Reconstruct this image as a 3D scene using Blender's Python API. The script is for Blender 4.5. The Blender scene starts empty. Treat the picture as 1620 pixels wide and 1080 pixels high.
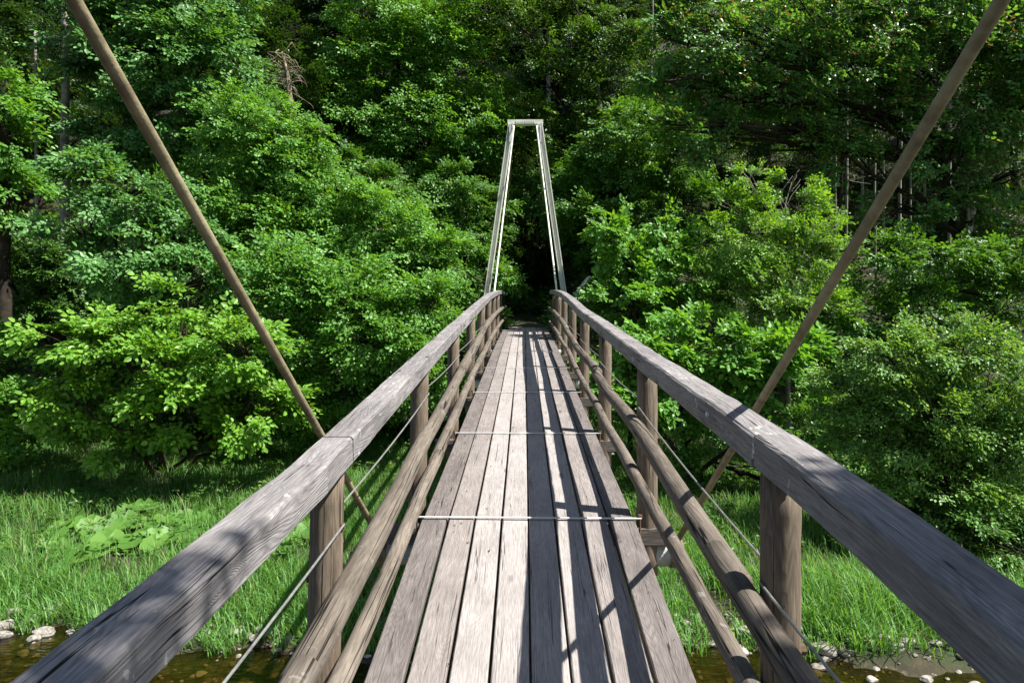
import bpy, math, random
import numpy as np
R = math.radians
rng = np.random.default_rng(7)
random.seed(7)

# ------------------------------------------------------------------ camera, sky, sun
scene = bpy.context.scene
CAMZ = 3.4
YAW = R(1.06)
cam_d = bpy.data.cameras.new('camera')
cam = bpy.data.objects.new('camera', cam_d)
scene.collection.objects.link(cam)
cam.location = (-0.02, 0, CAMZ)
cam.rotation_euler = (R(90), 0, YAW)
cam_d.sensor_width = 36; cam_d.lens = 24
cam_d.clip_start = 0.05; cam_d.clip_end = 600
scene.camera = cam

SUN_V = (0.66, -0.20, 1.0)                     # towards the sun
az = math.atan2(SUN_V[0], SUN_V[1]); el = math.atan2(1.0, math.hypot(SUN_V[0], SUN_V[1]))
world = bpy.data.worlds.new('World'); scene.world = world; world.use_nodes = True
wn = world.node_tree.nodes; wl = world.node_tree.links
sky = wn.new('ShaderNodeTexSky'); sky.sky_type = 'NISHITA'; sky.sun_disc = False
sky.sun_elevation = el; sky.sun_rotation = az
bg = wn['Background']; bg.inputs[1].default_value = 0.055
wl.new(sky.outputs[0], bg.inputs[0])
sun_d = bpy.data.lights.new('sun', 'SUN'); sun_d.energy = 5.0; sun_d.angle = R(0.5); sun_d.color = (1, .965, .90)
sun = bpy.data.objects.new('sun', sun_d); scene.collection.objects.link(sun)
sun.rotation_euler = (R(90) - el, 0, math.pi - az + 0.0)
from mathutils import Vector
sun.rotation_euler = Vector(SUN_V).to_track_quat('Z', 'Y').to_euler()
sun.location = (6, -2, 12)
scene.view_settings.view_transform = 'Standard'; scene.view_settings.look = 'None'
scene.view_settings.gamma = 1; scene.view_settings.exposure = 1.04
scene.view_settings.use_curve_mapping = False
scene.render.engine = 'CYCLES'
scene.cycles.max_bounces = 5; scene.cycles.diffuse_bounces = 2; scene.cycles.glossy_bounces = 2
scene.cycles.transmission_bounces = 3; scene.cycles.transparent_max_bounces = 8
C = scene.collection

# ------------------------------------------------------------------ helpers
def tag(o, label=None, cat=None, group=None, kind=None):
    if label: o['label'] = label
    if cat: o['category'] = cat
    if group: o['group'] = group
    if kind: o['kind'] = kind
    return o

def empty(name, loc, label=None, cat=None, group=None):
    o = bpy.data.objects.new(name, None); C.objects.link(o); o.location = loc
    o.empty_display_size = .2
    return tag(o, label, cat, group)

def link(name, me, parent=None, loc=None):
    o = bpy.data.objects.new(name, me); C.objects.link(o)
    if parent is not None: o.parent = parent
    if loc is not None: o.location = loc
    return o

def mesh_np(name, V, faces_idx, counts, mat, smooth=False, attrs=None):
    """V (n,3); faces_idx flat loop indices; counts: loops per face (array)"""
    me = bpy.data.meshes.new(name)
    V = np.ascontiguousarray(V, dtype=np.float32)
    fi = np.ascontiguousarray(faces_idx, dtype=np.int32).ravel()
    counts = np.ascontiguousarray(counts, dtype=np.int32)
    me.vertices.add(len(V)); me.vertices.foreach_set('co', V.ravel())
    me.loops.add(len(fi)); me.loops.foreach_set('vertex_index', fi)
    me.polygons.add(len(counts))
    st = np.concatenate([[0], np.cumsum(counts)[:-1]]).astype(np.int32)
    me.polygons.foreach_set('loop_start', st)
    try: me.polygons.foreach_set('loop_total', counts)
    except Exception: pass
    me.polygons.foreach_set('use_smooth', np.full(len(counts), bool(smooth)))
    for k, (typ, arr) in (attrs or {}).items():
        a = me.attributes.new(k, typ, 'POINT')
        arr = np.ascontiguousarray(arr, dtype=np.float32)
        a.data.foreach_set('vector' if typ == 'FLOAT_VECTOR' else 'value', arr.ravel())
    me.materials.append(mat)
    me.update(calc_edges=True)
    return me

class MB:
    """collects pieces into one mesh, with the grain coordinate gc"""
    def __init__(s): s.V = []; s.G = []; s.F = []; s.n = 0
    def add(s, V, F, G=None):
        V = np.asarray(V, float)
        if G is None: G = V
        s.V.append(V); s.G.append(np.asarray(G, float))
        for f in F: s.F.append([i + s.n for i in f])
        s.n += len(V)
    def mesh(s, name, mat, smooth=False, origin=(0, 0, 0)):
        V = np.concatenate(s.V) - np.array(origin); G = np.concatenate(s.G)
        fi = [i for f in s.F for i in f]; cn = [len(f) for f in s.F]
        me = mesh_np(name, V, fi, cn, mat, smooth, {'gc': ('FLOAT_VECTOR', G)})
        return me
    def build(s, name, mat, parent=None, smooth=False):
        org = np.array(parent.matrix_world.translation) if False else (np.array(ORG.get(parent.name, (0, 0, 0))) if parent is not None else (0, 0, 0))
        return link(name, s.mesh(name, mat, smooth, org), parent)
ORG = {}          # world origin of each root, so its parts can be built in world coordinates
def root(name, loc, label, cat, group=None):
    o = empty(name, loc, label, cat, group); ORG[o.name] = tuple(loc); return o

def norm(v): v = np.asarray(v, float); return v / max(1e-9, np.linalg.norm(v))

def sweep(mb, path, section, up=(0, 0, 1), scale=None, wob=0, seed=0, off=None):
    path = np.asarray(path, float); n = len(path); sec = np.asarray(section, float); m = len(sec)
    up = np.asarray(up, float); r = np.random.default_rng(seed)
    T = np.gradient(path, axis=0)
    V = []; G = []; d = 0
    off = r.uniform(-20, 20, 3) if off is None else off
    for i in range(n):
        if i: d += np.linalg.norm(path[i] - path[i-1])
        t = norm(T[i]); s = norm(np.cross(t, up)); u = np.cross(s, t)
        k = 1 if scale is None else scale[i]
        w = r.normal(0, wob, (m, 2)) if wob else 0
        q = sec * k + w
        V.append(path[i] + q[:, :1] * s + q[:, 1:] * u)
        G.append(np.stack([q[:, 0], np.full(m, d), q[:, 1]], 1) + off)
    V = np.concatenate(V); G = np.concatenate(G)
    F = []
    for i in range(n-1):
        for j in range(m):
            a = i*m+j; b = i*m+(j+1) % m
            F.append([a, b, b+m, a+m])
    F.append(list(range(m))[::-1]); F.append([(n-1)*m+j for j in range(m)])
    mb.add(V, F, G)

def rect_sec(w, h, b=.008):
    w /= 2; h /= 2
    return [(-w, -h+b), (-w+b, -h), (w-b, -h), (w, -h+b), (w, h-b), (w-b, h), (-w+b, h), (-w, h-b)][::1]
def circ_sec(r, n=14): return [(r*math.cos(2*math.pi*i/n), r*math.sin(2*math.pi*i/n)) for i in range(n)]

def box(mb, c, s, rot=None):
    x, y, z = [v/2 for v in s]
    V = np.array([(-x,-y,-z),(x,-y,-z),(x,y,-z),(-x,y,-z),(-x,-y,z),(x,-y,z),(x,y,z),(-x,y,z)], float)
    if rot is not None: V = V @ np.array(rot).T
    mb.add(V + np.array(c), [[0,3,2,1],[4,5,6,7],[0,1,5,4],[1,2,6,5],[2,3,7,6],[3,0,4,7]])

def resample(path, step):
    path = np.asarray(path, float)
    d = np.concatenate([[0], np.cumsum(np.linalg.norm(np.diff(path, axis=0), axis=1))])
    k = max(2, int(d[-1]/step)+1); t = np.linspace(0, d[-1], k)
    return np.stack([np.interp(t, d, path[:, i]) for i in range(3)], 1)

def at(px, py, Y):
    """world point seen at photo pixel px,py, at distance Y along the bridge"""
    dx = (px-810)/1080; dz = (540-py)/1080
    c, s = math.cos(YAW), math.sin(YAW)
    wx, wy = dx*c - s, c + dx*s
    t = Y/wy
    return np.array([cam.location.x + wx*t, Y, CAMZ + dz*t])

# ------------------------------------------------------------------ materials
def newmat(name):
    m = bpy.data.materials.new(name); m.use_nodes = True
    nt = m.node_tree; nt.nodes.clear()
    out = nt.nodes.new('ShaderNodeOutputMaterial')
    return m, nt, out
class NT:
    def __init__(s, nt): s.nt = nt
    def n(s, typ, ins=None, **kw):
        nd = s.nt.nodes.new('ShaderNode'+typ)
        for k, v in kw.items(): setattr(nd, k, v)
        for k, v in (ins or {}).items():
            if isinstance(v, bpy.types.NodeSocket): s.nt.links.new(v, nd.inputs[k])
            else: nd.inputs[k].default_value = v
        return nd
    def math(s, op, a, b=0.0, c=0.0, clamp=False):
        return s.n('Math', {0: a, 1: b, 2: c}, operation=op, use_clamp=clamp).outputs[0]
    def mul3(s, v, k):
        return s.n('VectorMath', {0: v, 1: k}, operation='MULTIPLY').outputs[0]
    def noise(s, v, scale=1.0, detail=3.0, rough=.5, dist=0.0):
        return s.n('TexNoise', {'Vector': v, 'Scale': scale, 'Detail': detail, 'Roughness': rough, 'Distortion': dist}).outputs[0]
    def ramp(s, f, stops):
        nd = s.n('ValToRGB', {0: f}); e = nd.color_ramp.elements
        while len(e) < len(stops): e.new(.5)
        for i, (p, c) in enumerate(stops):
            e[i].position = p; e[i].color = (c, c, c, 1) if isinstance(c, (int, float)) else (*c, 1)
        return nd.outputs[0]
    def mix(s, f, a, b, typ='MIX'):
        nd = s.n('MixRGB', {0: f}, blend_type=typ)
        for i, v in ((1, a), (2, b)):
            if isinstance(v, bpy.types.NodeSocket): s.nt.links.new(v, nd.inputs[i])
            else: nd.inputs[i].default_value = (*v, 1) if len(v) == 3 else v
        return nd.outputs[0]

def wood(name, light, mid, dark, rings=9.0, lichen=.0, crack=.5, knots=True, crackw=.012, gate0=.52, worn=False, bump=.35, ringmix=.6):
    m, nt, out = newmat(name); N = NT(nt)
    gc = N.n('Attribute', attribute_name='gc').outputs['Vector']
    isl = N.n('NewGeometry').outputs['Random Per Island']
    # contours of a stretched field read as flat-sawn growth rings
    f = N.noise(N.mul3(gc, (9, 1.0, 9)), 1.0, 2.0, .4)
    if knots:
        vor = N.n('TexVoronoi', {'Vector': N.mul3(gc, (5, 1.5, 5)), 'Scale': 1.0, 'Randomness': 1.0}, feature='F1').outputs[0]
        kn = N.math('SUBTRACT', 1.0, N.math('MULTIPLY', vor, 5.5), clamp=True)
        f = N.math('ADD', f, N.math('MULTIPLY', kn, .55))
    ringf = N.math('FRACT', N.math('MULTIPLY', f, rings*4.2))
    ring = N.math('ABSOLUTE', N.math('SUBTRACT', ringf, .5))
    ring = N.ramp(ring, [(0.0, 0.0), (.12, .35), (.5, 1.0)])
    fib = N.noise(N.mul3(gc, (230, 11, 230)), 1.0, 4.0, .68)
    fib2 = N.noise(N.mul3(gc, (70, 4.5, 70)), 1.0, 6.0, .72)
    blot = N.noise(N.mul3(gc, (6, 2.2, 6)), 1.0, 5.0, .62)
    crk = N.noise(N.mul3(gc, (38, .55, 38)), 1.0, 2.0, .5)
    crk = N.math('ABSOLUTE', N.math('SUBTRACT', crk, .5))
    crk = N.ramp(crk, [(0.0, 1.0), (crackw*.5, 1.0), (crackw, 0.0)])
    gate = N.ramp(N.noise(N.mul3(gc, (9, .9, 9)), 1.3, 1.0), [(gate0, 0.0), (gate0+.06, 1.0)])
    crk = N.math('MULTIPLY', N.math('MULTIPLY', crk, gate), crack)
    tone = N.math('ADD', N.math('MULTIPLY', fib2, .55), N.math('MULTIPLY', blot, .45))
    col = N.ramp(tone, [(.33, dark), (.5, mid), (.68, light)])
    col = N.mix(N.math('MULTIPLY', N.math('SUBTRACT', 1.0, ring), ringmix), col, dark)
    col = N.mix(.5, col, N.ramp(fib, [(.35, .42), (.65, 1.34)]), 'MULTIPLY')
    v = N.math('ADD', .82, N.math('MULTIPLY', isl, .36))
    hsv = N.n('HueSaturation', {'Color': col, 'Value': v}).outputs[0]; col = hsv
    if knots:
        core = N.ramp(vor, [(.0, 1.0), (.05, .9), (.1, 0.0)])
        col = N.mix(N.math('MULTIPLY', core, .85), col, tuple(c*.35 for c in dark))
    # grey-green algae and dirt in large patches
    pat = N.ramp(N.noise(gc, 2.2, 6.0, .65), [(.5, 0.0), (.72, .55)])
    col = N.mix(pat, col, tuple(c*.62 for c in mid))
    if lichen:
        lv = N.noise(N.mul3(gc, (1, .7, 1)), 26.0, 3.0, .5, .6)
        lg = N.ramp(N.noise(gc, 3.3, 2.0), [(.5, 0.0), (.6, 1.0)])
        lm = N.math('MULTIPLY', N.math('MULTIPLY', N.ramp(lv, [(.64, 0.0), (.67, 1.0)]), lg), lichen)
        col = N.mix(lm, col, (.5, .5, .46))
    col = N.mix(crk, col, (.012, .01, .008))
    h = N.math('ADD', N.math('MULTIPLY', ring, .5), N.math('MULTIPLY', fib, .55))
    h = N.math('ADD', h, N.math('MULTIPLY', fib2, .5))
    h = N.math('SUBTRACT', h, N.math('MULTIPLY', crk, 2.2))
    bp = N.n('Bump', {'Height': h, 'Strength': bump, 'Distance': .004})
    b = N.n('BsdfPrincipled', {'Base Color': col, 'Roughness': .82, 'Normal': bp.outputs[0]})
    b.inputs['Specular IOR Level'].default_value = .25
    nt.links.new(b.outputs[0], out.inputs[0])
    return m

def simple(name, col, rough=.5, metal=0, var=.25, scale=20, spec=.5, bump=.1, var_col=None):
    m, nt, out = newmat(name); N = NT(nt)
    g = N.n('TexCoord').outputs['Object']
    a = N.noise(g, scale, 5.0, .6); bl = N.noise(g, scale*.17, 4.0, .6)
    t = N.math('ADD', N.math('MULTIPLY', a, .5), N.math('MULTIPLY', bl, .5))
    c2 = var_col or tuple(c*(1-var*2) for c in col)
    c = N.ramp(t, [(.38, c2), (.58, col), (.7, tuple(min(1, x*(1+var*.5)) for x in col))])
    bp = N.n('Bump', {'Height': a, 'Strength': bump, 'Distance': .01})
    b = N.n('BsdfPrincipled', {'Base Color': c, 'Roughness': rough, 'Metallic': metal, 'Normal': bp.outputs[0]})
    b.inputs['Specular IOR Level'].default_value = spec
    nt.links.new(b.outputs[0], out.inputs[0])
    return m

def leafmat(name, c1, c2, c3, trans=.35, rough=.42, spec=.4, brown=0.0, browncol=(.16, .07, .03)):
    m, nt, out = newmat(name); N = NT(nt)
    isl = N.n('NewGeometry').outputs['Random Per Island']
    pos = N.n('NewGeometry').outputs['Position']
    big = N.noise(pos, .9, 2.0)
    t = N.math('ADD', N.math('MULTIPLY', isl, .6), N.math('MULTIPLY', big, .4))
    col = N.ramp(t, [(.2, c1), (.5, c2), (.8, c3)])
    if brown:
        k = N.math('GREATER_THAN', N.math('FRACT', N.math('MULTIPLY', isl, 37.7)), 1-brown)
        col = N.mix(k, col, browncol)
    b = N.n('BsdfPrincipled', {'Base Color': col, 'Roughness': rough})
    b.inputs['Specular IOR Level'].default_value = spec
    tcol = N.mix(1.0, col, (1.45, 1.25, .35), 'MULTIPLY')
    tr = N.n('BsdfTranslucent', {'Color': tcol})
    ms = N.n('MixShader', {0: trans, 1: b.outputs[0], 2: tr.outputs[0]})
    nt.links.new(ms.outputs[0], out.inputs[0])
    return m

M = {}
_wood = wood
def wood(n, a, b, c, **k): return _wood(n, *[(q[0]*.86, q[1]*.86, q[2]*.87) for q in (a, b, c)], **k)
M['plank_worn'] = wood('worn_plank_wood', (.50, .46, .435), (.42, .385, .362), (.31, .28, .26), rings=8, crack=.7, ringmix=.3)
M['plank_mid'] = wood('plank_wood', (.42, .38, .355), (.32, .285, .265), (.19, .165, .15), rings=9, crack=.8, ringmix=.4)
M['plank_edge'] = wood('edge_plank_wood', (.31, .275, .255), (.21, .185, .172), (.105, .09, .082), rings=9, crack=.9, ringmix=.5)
M['rail'] = wood('weathered_rail_wood', (.47, .445, .43), (.31, .29, .285), (.115, .105, .105), rings=8, lichen=.8, crack=1.0, bump=.6, ringmix=.36, crackw=.012, gate0=.52)
M['log'] = wood('round_log_wood', (.29, .25, .205), (.19, .16, .128), (.08, .064, .05), rings=4, lichen=.25, crack=1.0, ringmix=.3, crackw=.026, gate0=.47)
M['post'] = wood('round_post_wood', (.34, .275, .205), (.23, .18, .13), (.10, .075, .052), rings=5, lichen=.1, crack=1.0, ringmix=.45, crackw=.022, gate0=.49)
M['beam'] = wood('crossbeam_wood', (.28, .25, .22), (.19, .165, .145), (.09, .075, .06), rings=6)
M['galv'] = simple('galvanised_steel', (.72, .72, .72), .5, .15, .12, 60)
M['pylon'] = simple('pale_painted_steel', (.80, .80, .68), .5, 0, .1, 3)
M['pipe'] = simple('white_painted_pipe', (.60, .61, .56), .4, 0, .2, 9)
M['stay'] = simple('lichened_stay_rod', (.31, .275, .165), .65, 0, .3, 22, .3, .5, (.17, .135, .08))
M['wire'] = simple('steel_wire_rope', (.42, .42, .40), .45, .6, .2, 90)
M['rust'] = simple('rusty_bolt', (.16, .09, .05), .8, .1, .3, 60)
M['bark'] = simple('dark_bark', (.06, .048, .036), .9, 0, .4, 9, .15, .6)
M['palebark'] = simple('pale_bark', (.34, .31, .27), .9, 0, .35, 7, .15, .6, (.12, .10, .085))
M['twig'] = simple('dead_grey_wood', (.34, .27, .20), .85, 0, .3, 9, .2, .4)
M['stone'] = simple('pale_limestone', (.40, .375, .33), .85, 0, .3, 9, .25, .9, (.11, .10, .075))
M['wetstone'] = simple('dark_wet_stone', (.17, .15, .11), .4, 0, .35, 9, .5, .5)

L = {}
L['bright'] = leafmat('bright_hornbeam_leaf', (.075,.20,.028), (.13,.34,.048), (.22,.46,.075), .42)
L['lime'] = leafmat('yellow_green_leaf', (.10,.245,.022), (.16,.37,.035), (.25,.47,.06), .42)
L['dull'] = leafmat('dull_green_leaf', (.060,.17,.042), (.11,.285,.068), (.18,.39,.105), .34, .42, .35)
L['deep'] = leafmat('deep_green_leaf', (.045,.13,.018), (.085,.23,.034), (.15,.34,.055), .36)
L['beech'] = leafmat('beech_leaf', (.065,.19,.045), (.12,.31,.075), (.20,.42,.11), .36, .36, .45, .13, (.17, .115, .075))
L['fine'] = leafmat('small_willow_leaf', (.10,.23,.045), (.17,.36,.07), (.27,.48,.12), .38)
L['dark'] = leafmat('shade_toned_leaf', (.028,.085,.012), (.055,.15,.02), (.11,.26,.034), .32)  # green darkened so the wood's black shade is in the leaf colour
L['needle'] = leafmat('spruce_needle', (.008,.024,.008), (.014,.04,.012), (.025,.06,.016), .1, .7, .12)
L['hill'] = leafmat('hillside_shade_leaf', (.018, .052, .008), (.036, .10, .014), (.07, .17, .022), .3)  # leaf colour darkened to stand in for deep shade on the slope
L['hill_light'] = leafmat('hillside_light_leaf', (.035, .09, .012), (.07, .17, .022), (.13, .28, .04), .34)  # lighter copy of the slope leaf for crowns that catch some sun
L['grass'] = leafmat('grass_blade', (.085,.215,.045), (.14,.33,.07), (.23,.45,.13), .45, .5)
L['herb'] = leafmat('herb_leaf', (.030, .085, .012), (.055, .14, .018), (.10, .21, .028), .32)
L['butter'] = leafmat('butterbur_leaf', (.07,.18,.03), (.12,.27,.045), (.18,.35,.07), .35, .5, .35)
L['flower'] = simple('white_petal', (.8, .8, .76), .7, 0, .05, 5)

# ------------------------------------------------------------------ bridge profile (relative to camera height)
DK = np.array([(-9, -1.75), (-6, -1.68), (0, -1.47), (1.4, -1.35), (2.445, -1.2225), (3.85, -1.003), (5.89, -.80), (7.93, -.60), (9.97, -.395), (12.0, -.19), (14.05, -.01), (16.1, .15), (18.1, .29), (20.2, .42), (22.4, .52)])
def deck(y): return CAMZ + np.interp(y, DK[:, 0], DK[:, 1])
RL = np.array([(-3, -.80), (0.0, -.54), (.93, -.462), (1.457, -.42), (2.05, -.369), (2.36, -.33), (4.33, -.085), (6.38, .165), (8.42, .41), (10.46, .65), (12.5, .875), (14.54, 1.06), (16.58, 1.24), (18.62, 1.39), (20.0, 1.46)])
RR = np.array([(-3, -.78), (0.0, -.50), (.9, -.385), (1.267, -.331), (1.57, -.29), (1.9, -.255), (3.94, -.05), (5.98, .17), (8.02, .38), (10.06, .64), (12.1, .87), (14.14, 1.06), (16.18, 1.22), (17.4, 1.30)])
def railtop(side, y): a = RL if side < 0 else RR; return CAMZ + np.interp(y, a[:, 0], a[:, 1])
XR, XP, XL = .67, .685, .60           # handrail, post and log centre lines
PL = [.26 + 2.04*k for k in range(-1, 10)]
PR = [-.14 + 2.04*k for k in range(-1, 9)]
clips = [-.23 + 2.04*k for k in range(0, 11)]

bridge = root('footbridge', (0, 8, CAMZ-1.2), 'narrow arched wooden footbridge with grey timber handrails hung from steel stays', 'bridge')
# planks
pitch = .15
joints = [-6.4, -2.27] + clips[0::2] + [22.3]
joints = sorted(set(round(j, 3) for j in joints))
for r_ in range(8):
    x = -.525 + r_*pitch
    for i in range(len(joints)-1):
        a, b = joints[i]+.004, joints[i+1]-.004
        if b - a < .5: continue
        ys = np.linspace(a, b, max(3, int((b-a)/.3)))
        pth = np.stack([np.full(len(ys), x) + .0, ys, deck(ys) - .0225 + random.uniform(-.002, .0015)], 1)
        pth[:, 0] += np.cumsum(rng.normal(0, .0006, len(ys)))
        mb = MB(); w = .139 + random.uniform(-.003, .001)
        sweep(mb, pth, rect_sec(w, .045, .004), seed=r_*31+i)
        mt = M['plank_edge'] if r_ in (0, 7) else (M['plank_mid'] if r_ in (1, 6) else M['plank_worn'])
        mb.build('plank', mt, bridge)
# deck clips, cross beams, nuts
for k, y in enumerate(clips):
    mb = MB(); z = deck(y)
    sweep(mb, resample([(-.635, y, z+.012), (.635, y+random.uniform(-.01, .01), z+.012)], .3), rect_sec(.018, .006, .001))
    cl = mb.build('clamp_strip', M['galv'], bridge)
    for sx in (-1, 1):
        mb = MB(); sweep(mb, [(sx*.628, y, z-.16), (sx*.628, y, z+.022)], circ_sec(.006, 8), up=(0, 1, 0))
        sweep(mb, [(sx*.628, y, z+.012), (sx*.628, y, z+.03)], circ_sec(.013, 6), up=(0, 1, 0))
        mb.build('bolt', M['rust'], bridge)
    mb = MB(); sweep(mb, resample([(-.80, y+.075, z-.105), (.80, y+.075, z-.105)], .3), rect_sec(.09, .10, .006), seed=k)
    mb.build('cross_beam', M['beam'], bridge)
for sx, gw in ((-.375, .22), (-.075, .22), (.225, .22), (.45, .09)):       # girders under the deck, added and widened to darken the plank gaps
    ys = np.linspace(-6.4, 22, 40)
    mb = MB(); sweep(mb, np.stack([np.full(40, sx), ys, deck(ys)-.24], 1), rect_sec(gw, .15, .004))
    mb.build('gap_darkening_girder', M['stay'], bridge)
PIPES = (3.98, 10.1, 14.1)
for y in PIPES:
    mb = MB(); sweep(mb, resample([(-.86, y, deck(y)-.235), (.86, y, deck(y)-.235)], .3), circ_sec(.075, 24))
    mb.build('cross_pipe', M['pipe'], bridge, smooth=False)
    for sx in (-1, 1):
        mb = MB(); sweep(mb, [(sx*.82, y, deck(y)-.235), (sx*.89, y, deck(y)-.235)], circ_sec(.085, 20))
        mb.build('pipe_flange', M['stay'], bridge)
# handrails: timbers butted at joints
def rail(side, cuts, X):
    for i in range(len(cuts)-1):
        a, b = cuts[i]+.003, cuts[i+1]-.003
        arr = RL if side < 0 else RR
        ys = sorted(set([a, b] + [float(v) for v in arr[:, 0] if a+.1 < v < b-.1]))
        pth = resample([(side*X, y, railtop(side, y)-.048) for y in ys], .12)
        pth[:, 2] += rng.normal(0, .0010, len(pth)); pth[:, 0] += rng.normal(0, .0010, len(pth)) + random.uniform(-.003, .003)
        mb = MB(); sweep(mb, pth, rect_sec(.112, .096, .008), wob=.0008, seed=77+i+side)
        mb.build('handrail', M['rail'], bridge)
rail(-1, [-3, 2.05, 2.36, 6.4, 10.5, 14.6, 20.0], XR)
rail(1, [-3, 1.90, 5.7, 9.8, 13.9, 17.4], XR)
# posts
for side, P_ in ((-1, PL), (1, PR)):
    for k, y in enumerate(P_):
        top = railtop(side, y) - .103; bot = deck(y) - .34
        rr = .057 + random.uniform(-.003, .004)
        lean = random.uniform(-.012, .012) + (-.02 if side < 0 else 0.0)
        pth = [(side*XP + (0 if f > .999 else lean*(1-f)), y + random.uniform(-.004, .004), bot + f*(top-bot)) for f in np.linspace(0, 1, 12)]
        mb = MB(); sweep(mb, pth, circ_sec(rr, 26), up=(0, 1, 0), wob=.0007, seed=200+k*2+side, scale=np.linspace(1.04, .97, 12))
        mb.build('post', M['post'], bridge, smooth=True)
        hz = float(deck(y)) + .62
        mb = MB(); sweep(mb, [(side*(XP-rr-.002), y-.01, hz), (side*(XP-rr+.006), y-.01, hz)], circ_sec(.011, 10))
        sweep(mb, [(side*(XP+rr-.004), y, hz-.18), (side*(XP+rr+.014), y, hz-.18)], circ_sec(.016, 6))
        mb.build('bolt', M['rust'], bridge)
# round side logs, two per side, spliced
def logs(side, h, rad, cuts, seed):
    for i in range(len(cuts)-1):
        a, b = cuts[i], cuts[i+1]+.22
        ys = np.arange(a, b, .2)
        r = np.random.default_rng(seed+i)
        wav = np.interp(ys, np.arange(a-1, b+2, .8), r.normal(0, .006, len(np.arange(a-1, b+2, .8))))
        o = (.012 if i % 2 else 0)
        pth = np.stack([side*(XL+o*.6)+wav, ys, deck(ys)+np.interp(ys, h[0], h[1])+wav*.7-o], 1)
        sc = np.interp(ys, [a, b], [1.06, .92]) * (1+np.interp(ys, np.arange(a-1, b+2, .5), r.normal(0, .012, len(np.arange(a-1, b+2, .5)))))
        mb = MB(); sweep(mb, pth, circ_sec(rad, 28), seed=seed+i*3, scale=sc, wob=.0004)
        mb.build('side_log', M['log'], bridge, smooth=True)
logs(-1, ([0, 4.4, 7, 10], [.44, .43, .52, .60]), .044, [-2.6, 1.75, 6.3, 10.5, 15.0, 20.0], 900)
logs(-1, ([0, 2.2, 4.5, 8], [.20, .18, .165, .27]), .037, [-2.6, 4.4, 8.4, 12.5, 20.0], 930)
logs(1, ([0, 2.5, 4, 9, 13], [.57, .59, .53, .52, .60]), .041, [-2.6, 2.0, 5.9, 10.0, 14.0, 17.3], 960)
logs(1, ([0, 2, 4, 8, 13], [.36, .34, .245, .24, .27]), .033, [-2.6, 3.9, 7.9, 12.0, 17.3], 990)
# guard wires
for side, P_ in ((-1, PL), (1, PR)):
    for k in range(len(P_)-1):
        a, b = P_[k], P_[k+1]
        p0 = np.array([side*.705, a+.02, deck(a)+.615]); p1 = np.array([side*.628, b-.01, deck(b)+.625])
        t = np.linspace(0, 1, 9)[:, None]
        pth = p0*(1-t)+p1*t; pth[:, 2] -= (.02*4*t*(1-t))[:, 0]
        mb = MB(); sweep(mb, pth, circ_sec(.0038, 8)); mb.build('guard_wire', M['wire'], bridge)

# stays and pylons
def ground_z(x, y):
    x = np.asarray(x, float); y = np.asarray(y, float)
    n = .35*np.sin(x*.9+1.3)*np.cos(y*.35+.4) + .22*np.sin(x*2.1+y*.7) + .12*np.sin(x*4.7-1.1+y*1.9)
    shore = 7.5 + .25*np.sin(x*.8+.6) + .16*np.sin(x*2.3+2) - .035*x
    d = y - shore
    z = np.where(d < 0, np.maximum(-.42, d*.16), np.minimum(d*.22, .26) + np.maximum(d-1.2, 0)*.045)
    hs = 17.3 + .5*np.sin(x*.31+2)
    hs = hs - 1.2*np.exp(-(x/2.4)**2)
    e = np.maximum(y-hs, 0)
    z = z + np.where(e < 6, .80*e, 4.8+.66*(e-6)) + n*.08*np.clip(d, 0, 1) + .035*np.sin(x*9+1.3*y)*np.sin(y*7.5-2*x)*np.clip(1.4-np.abs(d-.2), 0, 1) + np.clip(e, 0, 3)*.25*n
    cor = 3.75 + (y-20)*.17 + n*.3
    w = np.exp(-(x/1.9)**4)*np.clip((y-18.5)/2, 0, 1)*np.clip((38-y)/6, 0, 1)
    z = z*(1-w) + np.minimum(z, cor)*w
    near = np.maximum(-4.2 + .4*np.sin(x*.5) - y, 0)
    z = np.where(y < 0, np.maximum(z, -.42 + np.minimum(near*.75, 2.05) + np.maximum(near-4, 0)*.06), z)
    return z
P2 = 20.0; TOPZ = float(at(835, 196, P2)[2])
def pylon(y, topz, halftop, halfrail, railz, basez):
    py = empty('pylon', (0, 0, 0)); py.parent = bridge; py.location = (0, y-8, 0)
    ORG[py.name] = (0, y, CAMZ-1.2)
    slope = (halfrail-halftop)/(topz-railz)
    hb = halfrail + slope*(railz-basez)
    for s in (-1, 1):
        mb = MB()
        p = [(s*hb, y, basez), (s*halftop, y, topz)]
        a = np.array(p[0]); b = np.array(p[1])
        # channel section: web and two flanges
        sweep(mb, resample([a, b], 1.0), rect_sec(.08, .12, .003), up=(0, 1, 0))
        for q in (-1, 1):
            sweep(mb, resample([a+np.array([q*.062, -.012, 0]), b+np.array([q*.062, -.012, 0])], 1.0), rect_sec(.03, .20, .003), up=(0, 1, 0))
        mb.build('pylon_leg', M['pylon'], py)
        mb = MB(); box(mb, (s*(halftop+.025), y-.11, topz-.32), (.05, .05, .5)); mb.build('stay_bracket', M['galv'], py)
    mb = MB(); box(mb, (0, y, topz+.03), (halftop*2+.2, .19, .13)); mb.build('crossbar', M['pylon'], py)
    mb = MB()
    for i in range(9): box(mb, (-halftop*.62+halftop*1.24*i/8, y-.1005, topz+.03), (.022, .012, .08))
    mb.build('crossbar_rib', M['pylon'], py)
pylon(P2, TOPZ, .42, 1.12, CAMZ+1.45, float(ground_z(1.3, P2))-.2)
NP = -4.6; NT_ = CAMZ+5.16
pylon(NP, NT_, 1.22, 1.32, CAMZ-.7, -.4)
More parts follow.
